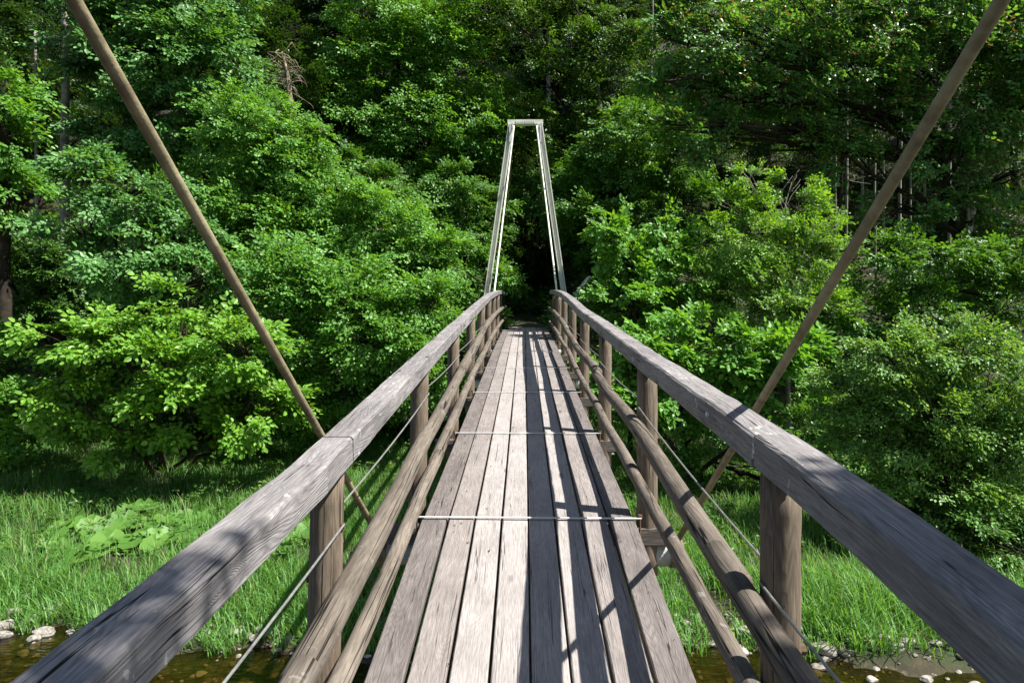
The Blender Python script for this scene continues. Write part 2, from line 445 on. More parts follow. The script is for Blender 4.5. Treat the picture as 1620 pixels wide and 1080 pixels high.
def stay(p0, p1, r, name='stay_rod', mat=None, n=16):
    mb = MB(); sweep(mb, resample([p0, p1], .5), circ_sec(r, n), up=(0, 1, .1)); return mb.build(name, mat or M['stay'], bridge, smooth=True)
for s in (-1, 1):
    p0 = np.array([s*.825, PIPES[0], deck(PIPES[0])-.235])
    stay(p0, (s*1.235, NP, NT_-.0), .0158)
    p0 = np.array([s*.80, PIPES[2], deck(PIPES[2])-.235])
    stay(p0, (s*.33, P2-.12, TOPZ-.1), .021, mat=M['pylon'])
    stay((s*1.02, 29, float(ground_z(s*1.02, 29))), (s*.36, P2+.12, TOPZ-.2), .02)


# ------------------------------------------------------------------ ground and water
def ground_mat():
    m, nt, out = newmat('ground_soil'); N = NT(nt)
    pos = N.n('NewGeometry').outputs['Position']
    xyz = N.n('SeparateXYZ', {0: pos})
    a = N.noise(pos, 3.0, 8.0, .7); b = N.noise(pos, .6, 4.0); c = N.noise(pos, 18.0, 5.0, .7)
    soil = N.ramp(a, [(.35, (.018, .013, .008)), (.5, (.038, .027, .016)), (.68, (.075, .055, .03))])
    moss = N.mix(N.ramp(b, [(.45, 0.0), (.6, .8)]), soil, N.ramp(c, [(.3, (.015, .032, .007)), (.7, (.04, .075, .015))]))
    vor = N.n('TexVoronoi', {'Vector': pos, 'Scale': 11.0}, feature='F1')
    peb = N.ramp(vor.outputs['Color'], [(.0, (.05, .042, .022)), (.5, (.13, .105, .05)), (1.0, (.25, .21, .13))])
    peb = N.mix(N.ramp(vor.outputs['Distance'], [(.3, 0.0), (.6, .8)]), peb, (.03, .024, .012))
    algae = N.mix(N.ramp(a, [(.45, 0.0), (.6, .75)]), peb, (.055, .058, .012))
    k = N.ramp(N.math('ADD', xyz.outputs[2], N.math('MULTIPLY', a, .2)), [(.05, 0.0), (.13, 1.0)])
    col = N.mix(k, algae, moss)
    h = N.math('ADD', N.math('MULTIPLY', a, 1.0), N.math('MULTIPLY', c, .4))
    bp = N.n('Bump', {'Height': h, 'Strength': .8, 'Distance': .06})
    bs = N.n('BsdfPrincipled', {'Base Color': col, 'Roughness': .9, 'Normal': bp.outputs[0]})
    nt.links.new(bs.outputs[0], out.inputs[0]); return m
xs = np.concatenate([np.linspace(-90, -18, 30)[:-1], np.linspace(-18, 18, 180), np.linspace(18, 90, 30)[1:]])
ys = np.concatenate([np.linspace(-60, -8, 24)[:-1], np.linspace(-8, 30, 190), np.linspace(30, 110, 50)[1:]])
XX, YY = np.meshgrid(xs, ys); ZZ = ground_z(XX, YY)
nx, ny = len(xs), len(ys)
I = (np.arange(ny-1)[:, None]*nx + np.arange(nx-1)[None, :]).ravel()
F = np.stack([I, I+1, I+1+nx, I+nx], 1)
me = mesh_np('ground', np.stack([XX.ravel(), YY.ravel(), ZZ.ravel()], 1), F, np.full(len(F), 4), ground_mat(), True)
tag(link('ground', me), kind='structure')
def water_mat():
    m, nt, out = newmat('stream_water'); N = NT(nt)
    pos = N.n('NewGeometry').outputs['Position']
    a = N.noise(N.mul3(pos, (1.0, 2.2, 1)), 3.2, 4.0, .55, .4); b = N.noise(N.mul3(pos, (1, 1.6, 1)), 11.0, 3.0)
    bp = N.n('Bump', {'Height': N.math('ADD', a, N.math('MULTIPLY', b, .35)), 'Strength': .35, 'Distance': .06})
    gl = N.n('BsdfGlossy', {'Color': (1, 1, 1, 1), 'Roughness': .05, 'Normal': bp.outputs[0]})
    tr = N.n('BsdfTransparent', {'Color': (.42, .36, .19, 1)})
    fr = N.n('Fresnel', {'IOR': 1.33, 'Normal': bp.outputs[0]})
    ms = N.n('MixShader', {0: fr.outputs[0], 1: tr.outputs[0], 2: gl.outputs[0]})
    nt.links.new(ms.outputs[0], out.inputs[0]); return m
mb = MB(); mb.add([(-90, -5.5, 0), (90, -5.5, 0), (90, 12, 0), (-90, 12, 0)], [[0, 1, 2, 3]])
tag(link('water', mb.mesh('water', water_mat())), kind='structure')

# ------------------------------------------------------------------ foliage engine
LEAF6 = np.array([(0, 0, 0), (.28, .30, .05), (.68, .27, .03), (1, 0, -.08), (.68, -.27, .03), (.28, -.30, .05)])
LEAF6_F = np.array([[0, 3, 2, 1], [0, 5, 4, 3]])
LEAF4 = np.array([(0, 0, 0), (.45, .34, .06), (1, 0, -.06), (.45, -.34, .06)])
LEAF4_F = np.array([[0, 2, 1, 0], [0, 3, 2, 0]])      # triangles, 4th index unused

def rotm(axis_x, up):
    """(n,3) x axes, (n,3) up hints -> (n,3,3) with columns x,y,z"""
    x = axis_x/np.linalg.norm(axis_x, axis=1, keepdims=True)
    y = np.cross(up, x); y /= np.maximum(1e-6, np.linalg.norm(y, axis=1, keepdims=True))
    z = np.cross(x, y)
    return np.stack([x, y, z], 2)

def spray_template(r, n, length, leaf, spread=.8, droop=.35, needle=False):
    """leaf frames of one flat leafy twig: positions, x axes, up hints, sizes, and twig segments"""
    pos = []; ax = []; up = []; sz = []; tw = []
    def twig(o, d, ln, k):
        side = 1
        e = o + d*ln + np.array([0, 0, -droop*ln*.5])
        tw.append((o, e))
        for i in range(k):
            t = (i+.6)/k
            p = o*(1-t)+e*t + np.array([0, 0, .06*ln*math.sin(math.pi*t)])
            a = math.atan2(d[1], d[0]) + side*r.uniform(.5, 1.15)*(1 if i < k-1 else .1)
            pos.append(p); ax.append((math.cos(a), math.sin(a), r.uniform(-.55, .12))); 
            up.append((r.normal(0, .34), r.normal(0, .34), 1)); sz.append(leaf*r.uniform(.65, 1.15)); side = -side
    twig(np.zeros(3), np.array([1., 0, 0]), length, n//2)
    for sgn in (-1, 1):
        q = r.uniform(.15, .5)
        a = sgn*r.uniform(.4, .8)
        twig(np.array([q*length, 0, -droop*length*.5*q]), np.array([math.cos(a), math.sin(a), r.uniform(-.1, .2)]), length*r.uniform(.45, .65), n//4)
    return [np.array(v, float) for v in (pos, ax, up, sz)] + [tw]

def crown_mesh(name, mat, P, D, U, leaf, length, n=16, droop=.35, lod=6, seed=0, tpl=5, twigs=True):
    """P spray roots, D directions, U up hints"""
    r = np.random.default_rng(seed)
    tps = [spray_template(r, n, length, leaf, droop=droop) for _ in range(tpl)]
    B, BF = (LEAF6, LEAF6_F) if lod == 6 else (LEAF4, LEAF4_F)
    Vs = []; which = r.integers(0, tpl, len(P)); sc = r.uniform(.7, 1.25, len(P))
    W = rotm(D, U)
    TV = []
    for k in range(tpl):
        s = which == k
        if not s.any(): continue
        pos, ax, up, sz, tw = tps[k]
        Rl = rotm(ax, up)                                           # leaves in spray frame
        lv = np.einsum('lij,vj->lvi', Rl, B)*sz[:, None, None] + pos[:, None, :]    # (l,v,3)
        jit = r.normal(0, .03*length, (s.sum(), lv.shape[0], 1, 3))
        q = (lv[None] + jit)*sc[s][:, None, None, None]
        w = np.einsum('sij,slvj->slvi', W[s], q) + P[s][:, None, None, :]
        Vs.append(w.reshape(-1, 3))
        if twigs:
            for (o, e) in tw:
                t = .0035*(1 + length)
                c = np.array([o+(0, t, 0), o+(0, -t, 0), e+np.array((0, 0, 0)), o+(0, 0, t*1.3)])*1.0
                cw = np.einsum('sij,vj->svi', W[s], c)*sc[s][:, None, None] + P[s][:, None, :]
                TV.append(cw.reshape(-1, 3))
    V = np.concatenate(Vs); nl = len(V)//len(B)
    base = (np.arange(nl)*len(B))[:, None, None]
    if lod == 6: F = (base + BF[None]).reshape(-1, 4); cn = np.full(len(F), 4)
    else:
        F = (base + BF[None, :, :3]).reshape(-1, 3); cn = np.full(len(F), 3)
    me = mesh_np(name, V, F, cn, mat)
    tm = None
    if twigs and TV:
        T = np.concatenate(TV); b = (np.arange(len(T)//4)*4)[:, None, None]
        TF = (b + np.array([[0, 2, 3], [3, 2, 1], [1, 2, 0]])[None]).reshape(-1, 3)
        tm = (T, TF)
    return me, tm

def lobes_sprays(lobes, dens, r, squash=.85, shell=(.45, 1.02), flat=.55, droop=.1, clump=.55):
    P = []; D = []; U = []
    for (c, rad) in lobes:
        c = np.asarray(c, float)
        n = int(4*math.pi*rad*rad*dens)
        # clumps: spray roots gather round random directions, leaving dark gaps between
        nc = max(5, int(n/16))
        cd = r.normal(0, 1, (nc, 3)); cd[:, 2] += .15; cd /= np.linalg.norm(cd, axis=1, keepdims=True)
        cr = r.uniform(shell[0], shell[1], nc)**.7
        ci = r.integers(0, nc, n)
        p = cd[ci]*cr[ci][:, None] + r.normal(0, .16*clump/.55, (n, 3))*np.array([1, 1, .55])
        d = cd[ci]*np.array([1, 1, flat]) + r.normal(0, .45, (n, 3))*np.array([1, 1, .5]); d[:, 2] -= droop
        u = np.array([.42, -.34, .72]) + cd[ci]*.5 + r.normal(0, .22, (n, 3))
        P.append(c + p*rad*np.array([1, 1, squash])); D.append(d); U.append(u)
    return np.concatenate(P), np.concatenate(D), np.concatenate(U)

def limb(mb, a, b, r0, r1, r, n=7, seg=6, bend=.12):
    a = np.array(a, float); b = np.array(b, float); ln = np.linalg.norm(b-a)
    t = np.linspace(0, 1, seg)[:, None]
    off = r.normal(0, bend*ln, 3)*np.array([1, 1, .4])
    p = a*(1-t)+b*t + off*np.sin(t*math.pi)*.6 + r.normal(0, .012*ln, (seg, 3))*(t*(1-t)*4)
    sweep(mb, p, circ_sec(r0, n), up=(.13, 1, .21), scale=np.linspace(1, r1/r0, seg), seed=int(r.integers(1e6)))
    return p

def tree(name, label, cat, lobes, base, mat, dens=22, leaf=.085, length=.45, n=16, lod=6, seed=1, bark='bark', trunk_r=.09,
         group=None, squash=.85, droop=.3, stems=1, flat=.55, clump=.55, shell=(.45, 1.02), extra_twigs=True):
    r = np.random.default_rng(seed)
    base = np.array(base, float)
    if group is None: group = None
    t = root(name, tuple(base), label, cat, group)
    P, D, U = lobes_sprays(lobes, dens, r, squash, shell, flat, clump=clump)
    me, tw = crown_mesh('crown', mat, P-base, D, U, leaf, length, n, droop, lod, seed)
    link('crown', me, t)
    mb = MB()
    cs = np.array([c for c, _ in lobes]); rs = np.array([q for _, q in lobes])
    top = cs[np.argmax(cs[:, 2])]; mean = cs.mean(0)
    for s in range(stems):
        b0 = base + (0 if stems == 1 else r.normal(0, .25, 3)*np.array([1, 1, 0])) - np.array([0, 0, .15])
        tgt = top*.6 + mean*.4 if stems == 1 else cs[r.integers(0, len(cs))]
        trunk = limb(mb, b0, tgt, trunk_r*(1 if stems == 1 else .6), trunk_r*.3, r, 9, 10, .05)
    for i, (c, q) in enumerate(lobes):
        j = min(len(trunk)-2, max(2, int(np.argmin(np.abs(trunk[:, 2]-(c[2]-q*1.0))))))
        p = limb(mb, trunk[j], np.array(c)+r.normal(0, .15*q, 3), trunk_r*.42, trunk_r*.12, r, 6, 6)
        for _ in range(7):
            d = r.normal(0, 1, 3); d[2] = abs(d[2])*.5; d /= np.linalg.norm(d)
            limb(mb, p[r.integers(2, 6)], np.array(c)+d*q*.85, trunk_r*.16, trunk_r*.04, r, 4, 4)
    if tw is not None:
        T, TF = tw; mb.add(T+base, TF.tolist())
    mb.build('trunk', M[bark], t, smooth=True)
    return t

def LB(Y, *pts):
    """lobes given as (px, py, radius px[, extra depth])"""
    out = []
    for p in pts:
        y = Y + (p[3] if len(p) > 3 else 0) + random.uniform(-.35, .35)
        out.append((at(p[0], p[1], y), p[2]/1080*y))
    return out
def gbase(px, Y):
    x = at(px, 500, Y)[0]; return (x, Y, float(ground_z(x, Y)))

# ------------------------------------------------------------------ shrubs and trees of the near wood edge
tree('maple_tree', 'tall maple with layered leaves behind the upper end of the left stay rod', 'tree',
     LB(20, (235, 40, 85), (310, 100, 90), (180, 90, 70), (280, 190, 80), (350, 200, 70), (230, -40, 90), (150, 20, 60), (190, 210, 55), (330, 0, 70)), gbase(165, 20.5), L['dull'],
     dens=20, leaf=.13, length=.6, seed=11, trunk_r=.16, flat=.4)
tree('maple_tree', 'sunlit maple branches reaching in at the upper left edge', 'tree',
     LB(15, (-20, 170, 60), (15, 215, 50), (-10, 290, 55), (30, 310, 35), (-60, 380, 60), (-80, 230, 80), (20, 150, 35)), gbase(-90, 15.8), L['bright'],
     dens=22, leaf=.11, length=.5, seed=12, trunk_r=.12, flat=.4)
tree('hornbeam_tree', 'broad bright hornbeam whose rounded top slopes down towards the far pylon', 'tree',
     LB(17.5, (395, 215, 75), (450, 285, 80), (370, 320, 80), (520, 320, 75), (600, 360, 75), (660, 410, 60), (440, 380, 80), (540, 420, 80), (480, 220, 45), (620, 460, 70), (680, 455, 42)), gbase(470, 18), L['bright'],
     dens=44, leaf=.085, length=.42, seed=13, trunk_r=.14)
tree('dogwood_shrub', 'dull green drooping dogwood under the maple, left of the stay rod', 'shrub',
     LB(14, (140, 285, 48), (210, 330, 62), (120, 350, 50), (270, 390, 66), (190, 400, 60), (320, 440, 60), (230, 310, 50)), gbase(230, 15), L['dull'],
     dens=30, leaf=.10, length=.42, seed=14, stems=4, droop=.6)
tree('hazel_shrub', 'yellow green hazel with round leaves above the dark gap by the meadow', 'shrub',
     LB(12.6, (110, 545, 48), (190, 555, 60), (290, 500, 60), (260, 590, 60), (140, 640, 58), (250, 650, 55), (370, 560, 66), (380, 640, 62), (330, 690, 40), (90, 610, 45), (200, 690, 38), (430, 650, 45)), gbase(260, 15), L['lime'],
     dens=30, leaf=.105, length=.42, seed=15, stems=5, flat=.35)
tree('hazel_shrub', 'low leafy shrub at the left edge above the tall grass', 'shrub',
     LB(14, (15, 570, 45), (-20, 640, 60), (30, 690, 42), (-50, 540, 60), (5, 740, 36)), gbase(-30, 15), L['bright'],
     dens=28, leaf=.10, length=.42, seed=16, stems=4)
tree('hornbeam_tree', 'leafy hornbeam sapling cluster behind the middle of the left handrail', 'tree',
     LB(15.3, (450, 450, 75), (540, 480, 80), (600, 530, 70), (500, 560, 70), (560, 600, 60), (650, 500, 56), (680, 480, 42), (480, 640, 50), (650, 580, 60), (370, 470, 60)), gbase(560, 16.4), L['bright'],
     dens=46, leaf=.085, length=.42, seed=17, stems=4)
tree('elder_shrub', 'fresh green shrub crowding the left side of the bridge end', 'shrub',
     LB(17, (695, 400, 36), (735, 450, 36, 4.5), (690, 480, 40), (775, 425, 34, 5), (700, 520, 50), (800, 440, 26, 4.5), (640, 620, 60), (705, 600, 50)), gbase(730, 17.6), L['bright'],
     dens=30, leaf=.09, length=.4, seed=18, stems=4)
tree('undergrowth_shrub', 'small shaded shrub with white flowers beside it at the back of the meadow', 'shrub',
     LB(15.6, (300, 775, 36), (360, 760, 42), (420, 745, 45), (480, 760, 45), (340, 720, 34), (545, 760, 45)), gbase(390, 16), L['deep'],
     dens=34, leaf=.07, length=.32, seed=19, stems=4, trunk_r=.05)
tree('beech_tree', 'sunlit beech with spreading flat branches on the slope left of the pylon top', 'tree',
     LB(26, (570, 100, 55), (640, 90, 70), (720, 110, 70), (600, 190, 70), (690, 200, 75), (760, 210, 55), (640, 280, 65), (740, 290, 55), (540, 150, 40), (690, 40, 70), (600, 20, 60), (780, 150, 40)), gbase(660, 28), L['bright'],
     dens=22, leaf=.12, length=.62, seed=20, trunk_r=.2, flat=.25, lod=4)
tree('hornbeam_sapling', 'young hornbeam with a two-pointed light green top in front of dark wood', 'tree',
     LB(15.2, (1180, 285, 26), (1165, 335, 40), (1185, 400, 62), (1255, 290, 26), (1262, 340, 45), (1250, 410, 70), (1310, 430, 50), (1140, 450, 50), (1215, 480, 70), (1290, 500, 50), (1300, 360, 32)), gbase(1245, 16), L['lime'],
     dens=34, leaf=.07, length=.36, seed=21, trunk_r=.06, bark='palebark', flat=.8)
tree('viburnum_shrub', 'viburnum with upright shoots just right of the far end of the bridge', 'shrub',
     LB(15.4, (965, 348, 22), (972, 380, 34), (985, 430, 34), (1000, 400, 44), (1060, 385, 34), (1060, 430, 56), (1000, 480, 62), (1100, 490, 50), (972, 505, 40), (1045, 350, 18)), gbase(1010, 16.6), L['bright'],
     dens=32, leaf=.10, length=.38, seed=22, stems=5)
tree('maple_sapling', 'maple saplings with pale young leaves behind the right handrail', 'shrub',
     LB(12.8, (960, 560, 48), (1040, 560, 58), (1120, 540, 62), (1190, 570, 60), (1090, 620, 56), (1010, 630, 50), (1160, 650, 52), (1230, 620, 50), (1260, 550, 50)), gbase(1110, 14.5), L['bright'],
     dens=28, leaf=.115, length=.42, seed=23, stems=4)
tree('willow_shrub', 'dense small-leaved shrub filling the right edge above the handrail', 'shrub',
     LB(10.4, (1410, 580, 60), (1490, 560, 62), (1580, 590, 72), (1450, 660, 76), (1540, 680, 84), (1610, 690, 80), (1380, 680, 58), (1500, 770, 76), (1590, 800, 80), (1420, 760, 56), (1640, 880, 70), (1560, 870, 50), (1340, 620, 44), (1500, 850, 56, -.3), (1590, 900, 66, -.5), (1430, 820, 46), (1640, 980, 70, -1.0), (1555, 930, 40, -.4)), gbase(1520, 11.8), L['fine'],
     dens=95, leaf=.052, length=.28, seed=24, stems=6, flat=.7)
tree('willow_shrub', 'low shaded shrub behind the point where the right stay rod meets the rail', 'shrub',
     LB(12.6, (1250, 690, 48), (1310, 720, 50), (1180, 700, 40), (1350, 780, 44), (1270, 760, 40), (1130, 730, 36), (1390, 840, 40)), gbase(1280, 13.8), L['deep'],
     dens=34, leaf=.07, length=.34, seed=25, stems=5)
tree('hazel_shrub', 'dark green hazel in half shade right of the upper right stay rod', 'shrub',
     LB(15.5, (1400, 430, 60), (1470, 410, 55), (1540, 430, 55), (1360, 500, 58), (1440, 490, 50), (1610, 400, 60), (1590, 480, 45), (1330, 560, 40)), gbase(1450, 16.5), L['deep'],
     dens=28, leaf=.09, length=.42, seed=26, stems=5)
tree('beech_tree', 'great beech with brownish bud scales spreading over the upper right corner', 'tree',
     LB(17.5, (1120, 120, 60), (1200, 70, 75), (1180, 170, 60), (1280, 110, 80), (1290, 20, 80), (1380, 60, 85), (1380, 170, 70), (1470, 110, 85), (1480, 10, 80), (1570, 60, 85), (1570, 180, 75), (1060, 130, 35), (1110, 220, 45), (1260, 210, 50), (1640, 150, 80), (1650, 20, 90), (1480, 240, 50), (1060, 200, 26), (1600, 280, 50), (1340, 250, 40), (1420, 330, 40), (1520, 350, 44), (1590, 390, 50), (1120, 30, 55), (1060, 60, 40)), gbase(1560, 19.5), L['beech'],
     dens=17, leaf=.105, length=.5, seed=27, trunk_r=.22, flat=.25, droop=.45, clump=.7)
tree('elder_shrub', 'sunny light green shrub on the slope right of the pylon leg', 'shrub',
     LB(24, (960, 290, 40), (1000, 300, 44), (1040, 330, 30), (920, 330, 36), (980, 350, 46)), gbase(980, 25), L['bright'],
     dens=18, leaf=.11, length=.5, seed=28, stems=4)
tree('undergrowth_shrub', 'dark-leaved shrub between the pylon legs, filled out to blacken the end of the bridge', 'shrub',
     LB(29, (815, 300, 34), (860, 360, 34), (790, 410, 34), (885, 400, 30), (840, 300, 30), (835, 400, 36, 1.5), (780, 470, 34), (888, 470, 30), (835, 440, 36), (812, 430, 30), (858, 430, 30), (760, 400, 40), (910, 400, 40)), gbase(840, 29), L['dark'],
     dens=30, leaf=.10, length=.5, seed=29, stems=4)  # dark foliage above, extra lobes added below to fill the opening with black
tree('undergrowth_shrub', 'leafy twigs hanging in over the right edge of the far deck', 'shrub',
     LB(18.3, (880, 505, 14), (898, 482, 15), (905, 510, 22)), gbase(905, 18.5), L['deep'],
     dens=60, leaf=.075, length=.3, seed=30, stems=3, trunk_r=.04)
tree('undergrowth_shrub', 'leafy twigs beside the left edge of the far deck', 'shrub',
     LB(18.9, (790, 505, 12), (780, 520, 20), (803, 515, 7)), gbase(785, 18.8), L['bright'],
     dens=60, leaf=.075, length=.28, seed=31, stems=3, trunk_r=.03)

# shading tree on the camera's own bank, its branches over the near end of the bridge
def W(*a): return [((x, y, z), r_) for x, y, z, r_ in a]
tree('alder_tree', 'alder on the near bank leaning over the start of the bridge', 'tree',
     W((4.0, -1.15, 9.0, 1.2), (5.0, -1.5, 9.2, 1.3), (3.1, -1.5, 8.7, 1.2), (3.4, -2.8, 8.8, 1.4), (5.2, -3.0, 9.4, 1.5), (6.0, -4, 9, 1.6), (4.6, -4.4, 10, 1.6)), (5.5, -7.5, float(ground_z(5.5, -7.5))), L['bright'],
     dens=22, leaf=.1, length=.5, seed=40, trunk_r=.2, lod=4)

# ------------------------------------------------------------------ forest on the slope: a few prototypes, then copies
def proto_lobes(r, h, w, k, base0=.35):
    out = []
    for i in range(k):
        f = (i+.5)/k; zz = h*(base0+(1-base0)*f); ww = w*math.sin(math.pi*(.18+.72*f))**.8
        a = i*2.4
        out.append(((ww*.62*math.cos(a)*r.uniform(.6, 1.1), ww*.62*math.sin(a)*r.uniform(.6, 1.1), zz), ww*r.uniform(.42, .6)))
    return out
def spruce_proto(name, label, seed, h=17, w=2.6):
    r = np.random.default_rng(seed); t = root(name, (0, 0, 0), label, 'tree', 'spruces on the wooded slope')
    P = []; D = []; U = []; mb = MB()
    sweep(mb, [(r.normal(0, .03), r.normal(0, .03), z) for z in np.linspace(-.3, h, 12)], circ_sec(.19, 9), up=(0, 1, 0), scale=np.linspace(1, .12, 12))
    z = h*.28
    while z < h*.99:
        rad = w*(1-(z-h*.28)/(h*.74))**.8 + .15
        for k in range(7):
            a = r.uniform(0, 6.28); rr = rad*r.uniform(.7, 1.1)
            d = np.array([math.cos(a), math.sin(a), -.22])
            e = np.array([0, 0, z]) + d*rr
            limb(mb, (0, 0, z), e, .028, .008, r, 4, 4, .04)
            for q in np.linspace(.25, 1, max(3, int(rr/.22))):
                for sg in (-1, 1):
                    aa = a + sg*r.uniform(.3, .9)
                    P.append(np.array([0, 0, z])+d*rr*q); D.append((math.cos(aa), math.sin(aa), -.45)); U.append((r.normal(0, .2), r.normal(0, .2), 1))
        z += .42
    me, _ = crown_mesh('crown', L['needle'], np.array(P), np.array(D), np.array(U), .13, .55, 20, .5, 4, seed, twigs=False)
    # needles: narrow
    link('crown', me, t); mb.build('trunk', M['bark'], t, smooth=True); return t
def copy_tree(o, loc, rz, s, label=None):
    c = o.copy(); C.objects.link(c); c.location = loc; c.rotation_euler = (0, 0, rz); c.scale = (s, s, s)
    if label: c['label'] = label
    for ch in list(o.children):
        d = ch.copy(); C.objects.link(d); d.parent = c
    return c
protos = []
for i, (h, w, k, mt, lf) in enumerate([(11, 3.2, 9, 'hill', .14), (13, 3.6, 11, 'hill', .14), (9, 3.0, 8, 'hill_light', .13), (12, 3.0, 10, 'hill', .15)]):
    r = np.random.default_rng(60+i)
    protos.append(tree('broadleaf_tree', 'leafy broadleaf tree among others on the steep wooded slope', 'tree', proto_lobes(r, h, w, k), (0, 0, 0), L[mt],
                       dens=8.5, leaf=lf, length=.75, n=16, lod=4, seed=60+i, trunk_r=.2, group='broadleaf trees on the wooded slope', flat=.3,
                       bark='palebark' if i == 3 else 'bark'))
sp = [spruce_proto('spruce_tree', 'dark spruce standing among leafy trees on the wooded slope', 81), spruce_proto('spruce_tree', 'dark spruce standing among leafy trees on the wooded slope', 82, 14, 2.3)]
used = set()
def put(p, px, Y, s, rz=None, dz=0):
    b = gbase(px, Y); b = (b[0], b[1], b[2]-.1+dz)
    rz = random.uniform(0, 6.28) if rz is None else rz
    if p.name not in used:
        used.add(p.name); p.location = b; p.rotation_euler = (0, 0, rz); p.scale = (s, s, s); return p
    return copy_tree(p, b, rz, s)
random.seed(3)
row = [  # px, Y, proto, scale
 (60, 24, 0, .8), (-80, 22, 1, .8), (420, 25, 0, .75), (480, 30, 3, .9), (330, 31, 1, .9), (130, 30, 0, .9), (-20, 33, 3, 1), (230, 36, 0, 1),
 (560, 33, 0, .9), (800, 30, 0, .8), (760, 36, 1, 1), (680, 38, 3, 1), (870, 36, 0, .9), (960, 31, 3, .75), (1050, 28, 2, .7), (1000, 37, 2, .9),
 (1130, 26, 0, .7), (1120, 34, 0, 1), (1220, 28, 3, .8), (1320, 25, 0, .7), (1290, 34, 2, 1), (1420, 28, 0, .9), (1520, 24, 3, .7), (1500, 33, 1, 1), (1620, 28, 0, .9), (1700, 24, 1, .8), (1400, 38, 0, 1.1),
 (1000, 43, 0, 1.1), (1180, 44, 1, 1.1), (820, 45, 0, 1.1), (620, 45, 2, 1.1), (430, 42, 0, 1.1), (200, 46, 1, 1.1), (20, 42, 0, 1.1), (1600, 42, 0, 1.1), (1380, 48, 3, 1.2), (-60, 50, 0, 1.2), (300, 55, 0, 1.3), (560, 56, 3, 1.3), (900, 56, 0, 1.3), (1200, 56, 0, 1.3), (1500, 56, 1, 1.3), (1720, 50, 0, 1.3),
]
for px, Y, k, s in row: put(protos[k], px, Y, s)
for px, Y, k, s in [(905, 34, 0, .95), (845, 33, 1, 1), (940, 40, 0, 1.1), (530, 28, 1, .85), (380, 36, 0, 1), (40, 27, 1, .9), (1090, 40, 0, 1.1), (720, 48, 1, 1.2), (1450, 42, 0, 1.1), (1280, 40, 1, 1.1), (660, 32, 1, .9), (130, 40, 0, 1.1)]:
    put(sp[k], px, Y, s)

tree('hazel_shrub', 'tall hazel added to shade the path on the right beyond the bridge', 'shrub',
     [((2.6, 23.5, 7.2), 1.2), ((2.2, 25.0, 8.0), 1.3), ((3.2, 22.0, 6.6), 1.1), ((1.2, 26, 9.0), 1.2), ((2.9, 27, 8), 1.5), ((3.6, 24.5, 9), 1.5), ((2.0, 21.8, 5.6), .6), ((2.4, 23.4, 8.8), 1.3), ((3.4, 22.6, 9.8), 1.4), ((1.7, 24.6, 8.2), 1.1), ((3.9, 21.6, 9.4), 1.3)], (3.0, 24.5, float(ground_z(3.0, 24.5))), L['deep'],
     dens=24, leaf=.11, length=.5, seed=51, stems=4)  # added as a sun blocker, lobes set between the sun and the path
tree('hazel_shrub', 'tall hazel added to shade the path on the left beyond the bridge', 'shrub',
     [((-2.4, 23.5, 6.8), 1.1), ((-2.2, 25.2, 7.8), 1.2), ((-3.0, 22.0, 6.4), 1.0), ((-1.3, 27, 8.6), 1.2), ((-1.9, 21.9, 5.4), .5)], (-3.0, 24.5, float(ground_z(-3.0, 24.5))), L['deep'],
     dens=24, leaf=.11, length=.5, seed=52, stems=4)  # added as the left wall of a leafy tunnel that darkens the path

tree('undergrowth_shrub', 'dark bush added in place of the black shade at the left, under the maple', 'shrub',
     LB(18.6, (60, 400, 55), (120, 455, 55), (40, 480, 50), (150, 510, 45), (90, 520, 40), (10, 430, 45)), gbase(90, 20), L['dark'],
     dens=24, leaf=.10, length=.45, seed=53, stems=4)  # added bush, its dark leaves imitate a hollow in shade

tree('hazel_shrub', 'mid green hazel filling the slope directly left of the pylon', 'shrub',
     LB(23, (740, 330, 44), (700, 350, 40), (760, 370, 40), (720, 290, 34), (650, 330, 44), (780, 320, 26), (600, 300, 40), (560, 270, 34)), gbase(715, 24), L['deep'],
     dens=26, leaf=.10, length=.45, seed=54, stems=4)
tree('hazel_shrub', 'mid green hazel behind the viburnum right of the pylon', 'shrub',
     LB(21, (930, 350, 40), (1090, 330, 44), (1050, 290, 36), (1120, 380, 44), (1000, 350, 44), (1090, 260, 30)), gbase(1040, 22), L['deep'],
     dens=26, leaf=.10, length=.45, seed=55, stems=4)

tree('willow_shrub', 'dark leafy bush hanging down to the water edge at the far right', 'shrub',
     LB(9.5, (1560, 860, 42), (1610, 890, 52), (1660, 940, 56), (1700, 1000, 60), (1590, 940, 34), (1650, 860, 50)), gbase(1640, 9.9), L['deep'],
     dens=70, leaf=.055, length=.28, seed=56, stems=5, trunk_r=.05)
tree('beech_tree', 'half-lit beech behind the pylon top with the dark wood showing through it', 'tree',
     LB(25.5, (830, 50, 50), (870, 120, 46), (790, 20, 46), (930, 90, 50), (960, 180, 50), (900, 220, 42), (980, 60, 44), (840, 190, 34), (905, 10, 44)), gbase(890, 26.5), L['hill_light'],
     dens=16, leaf=.12, length=.6, seed=57, trunk_r=.14, flat=.25, lod=4)

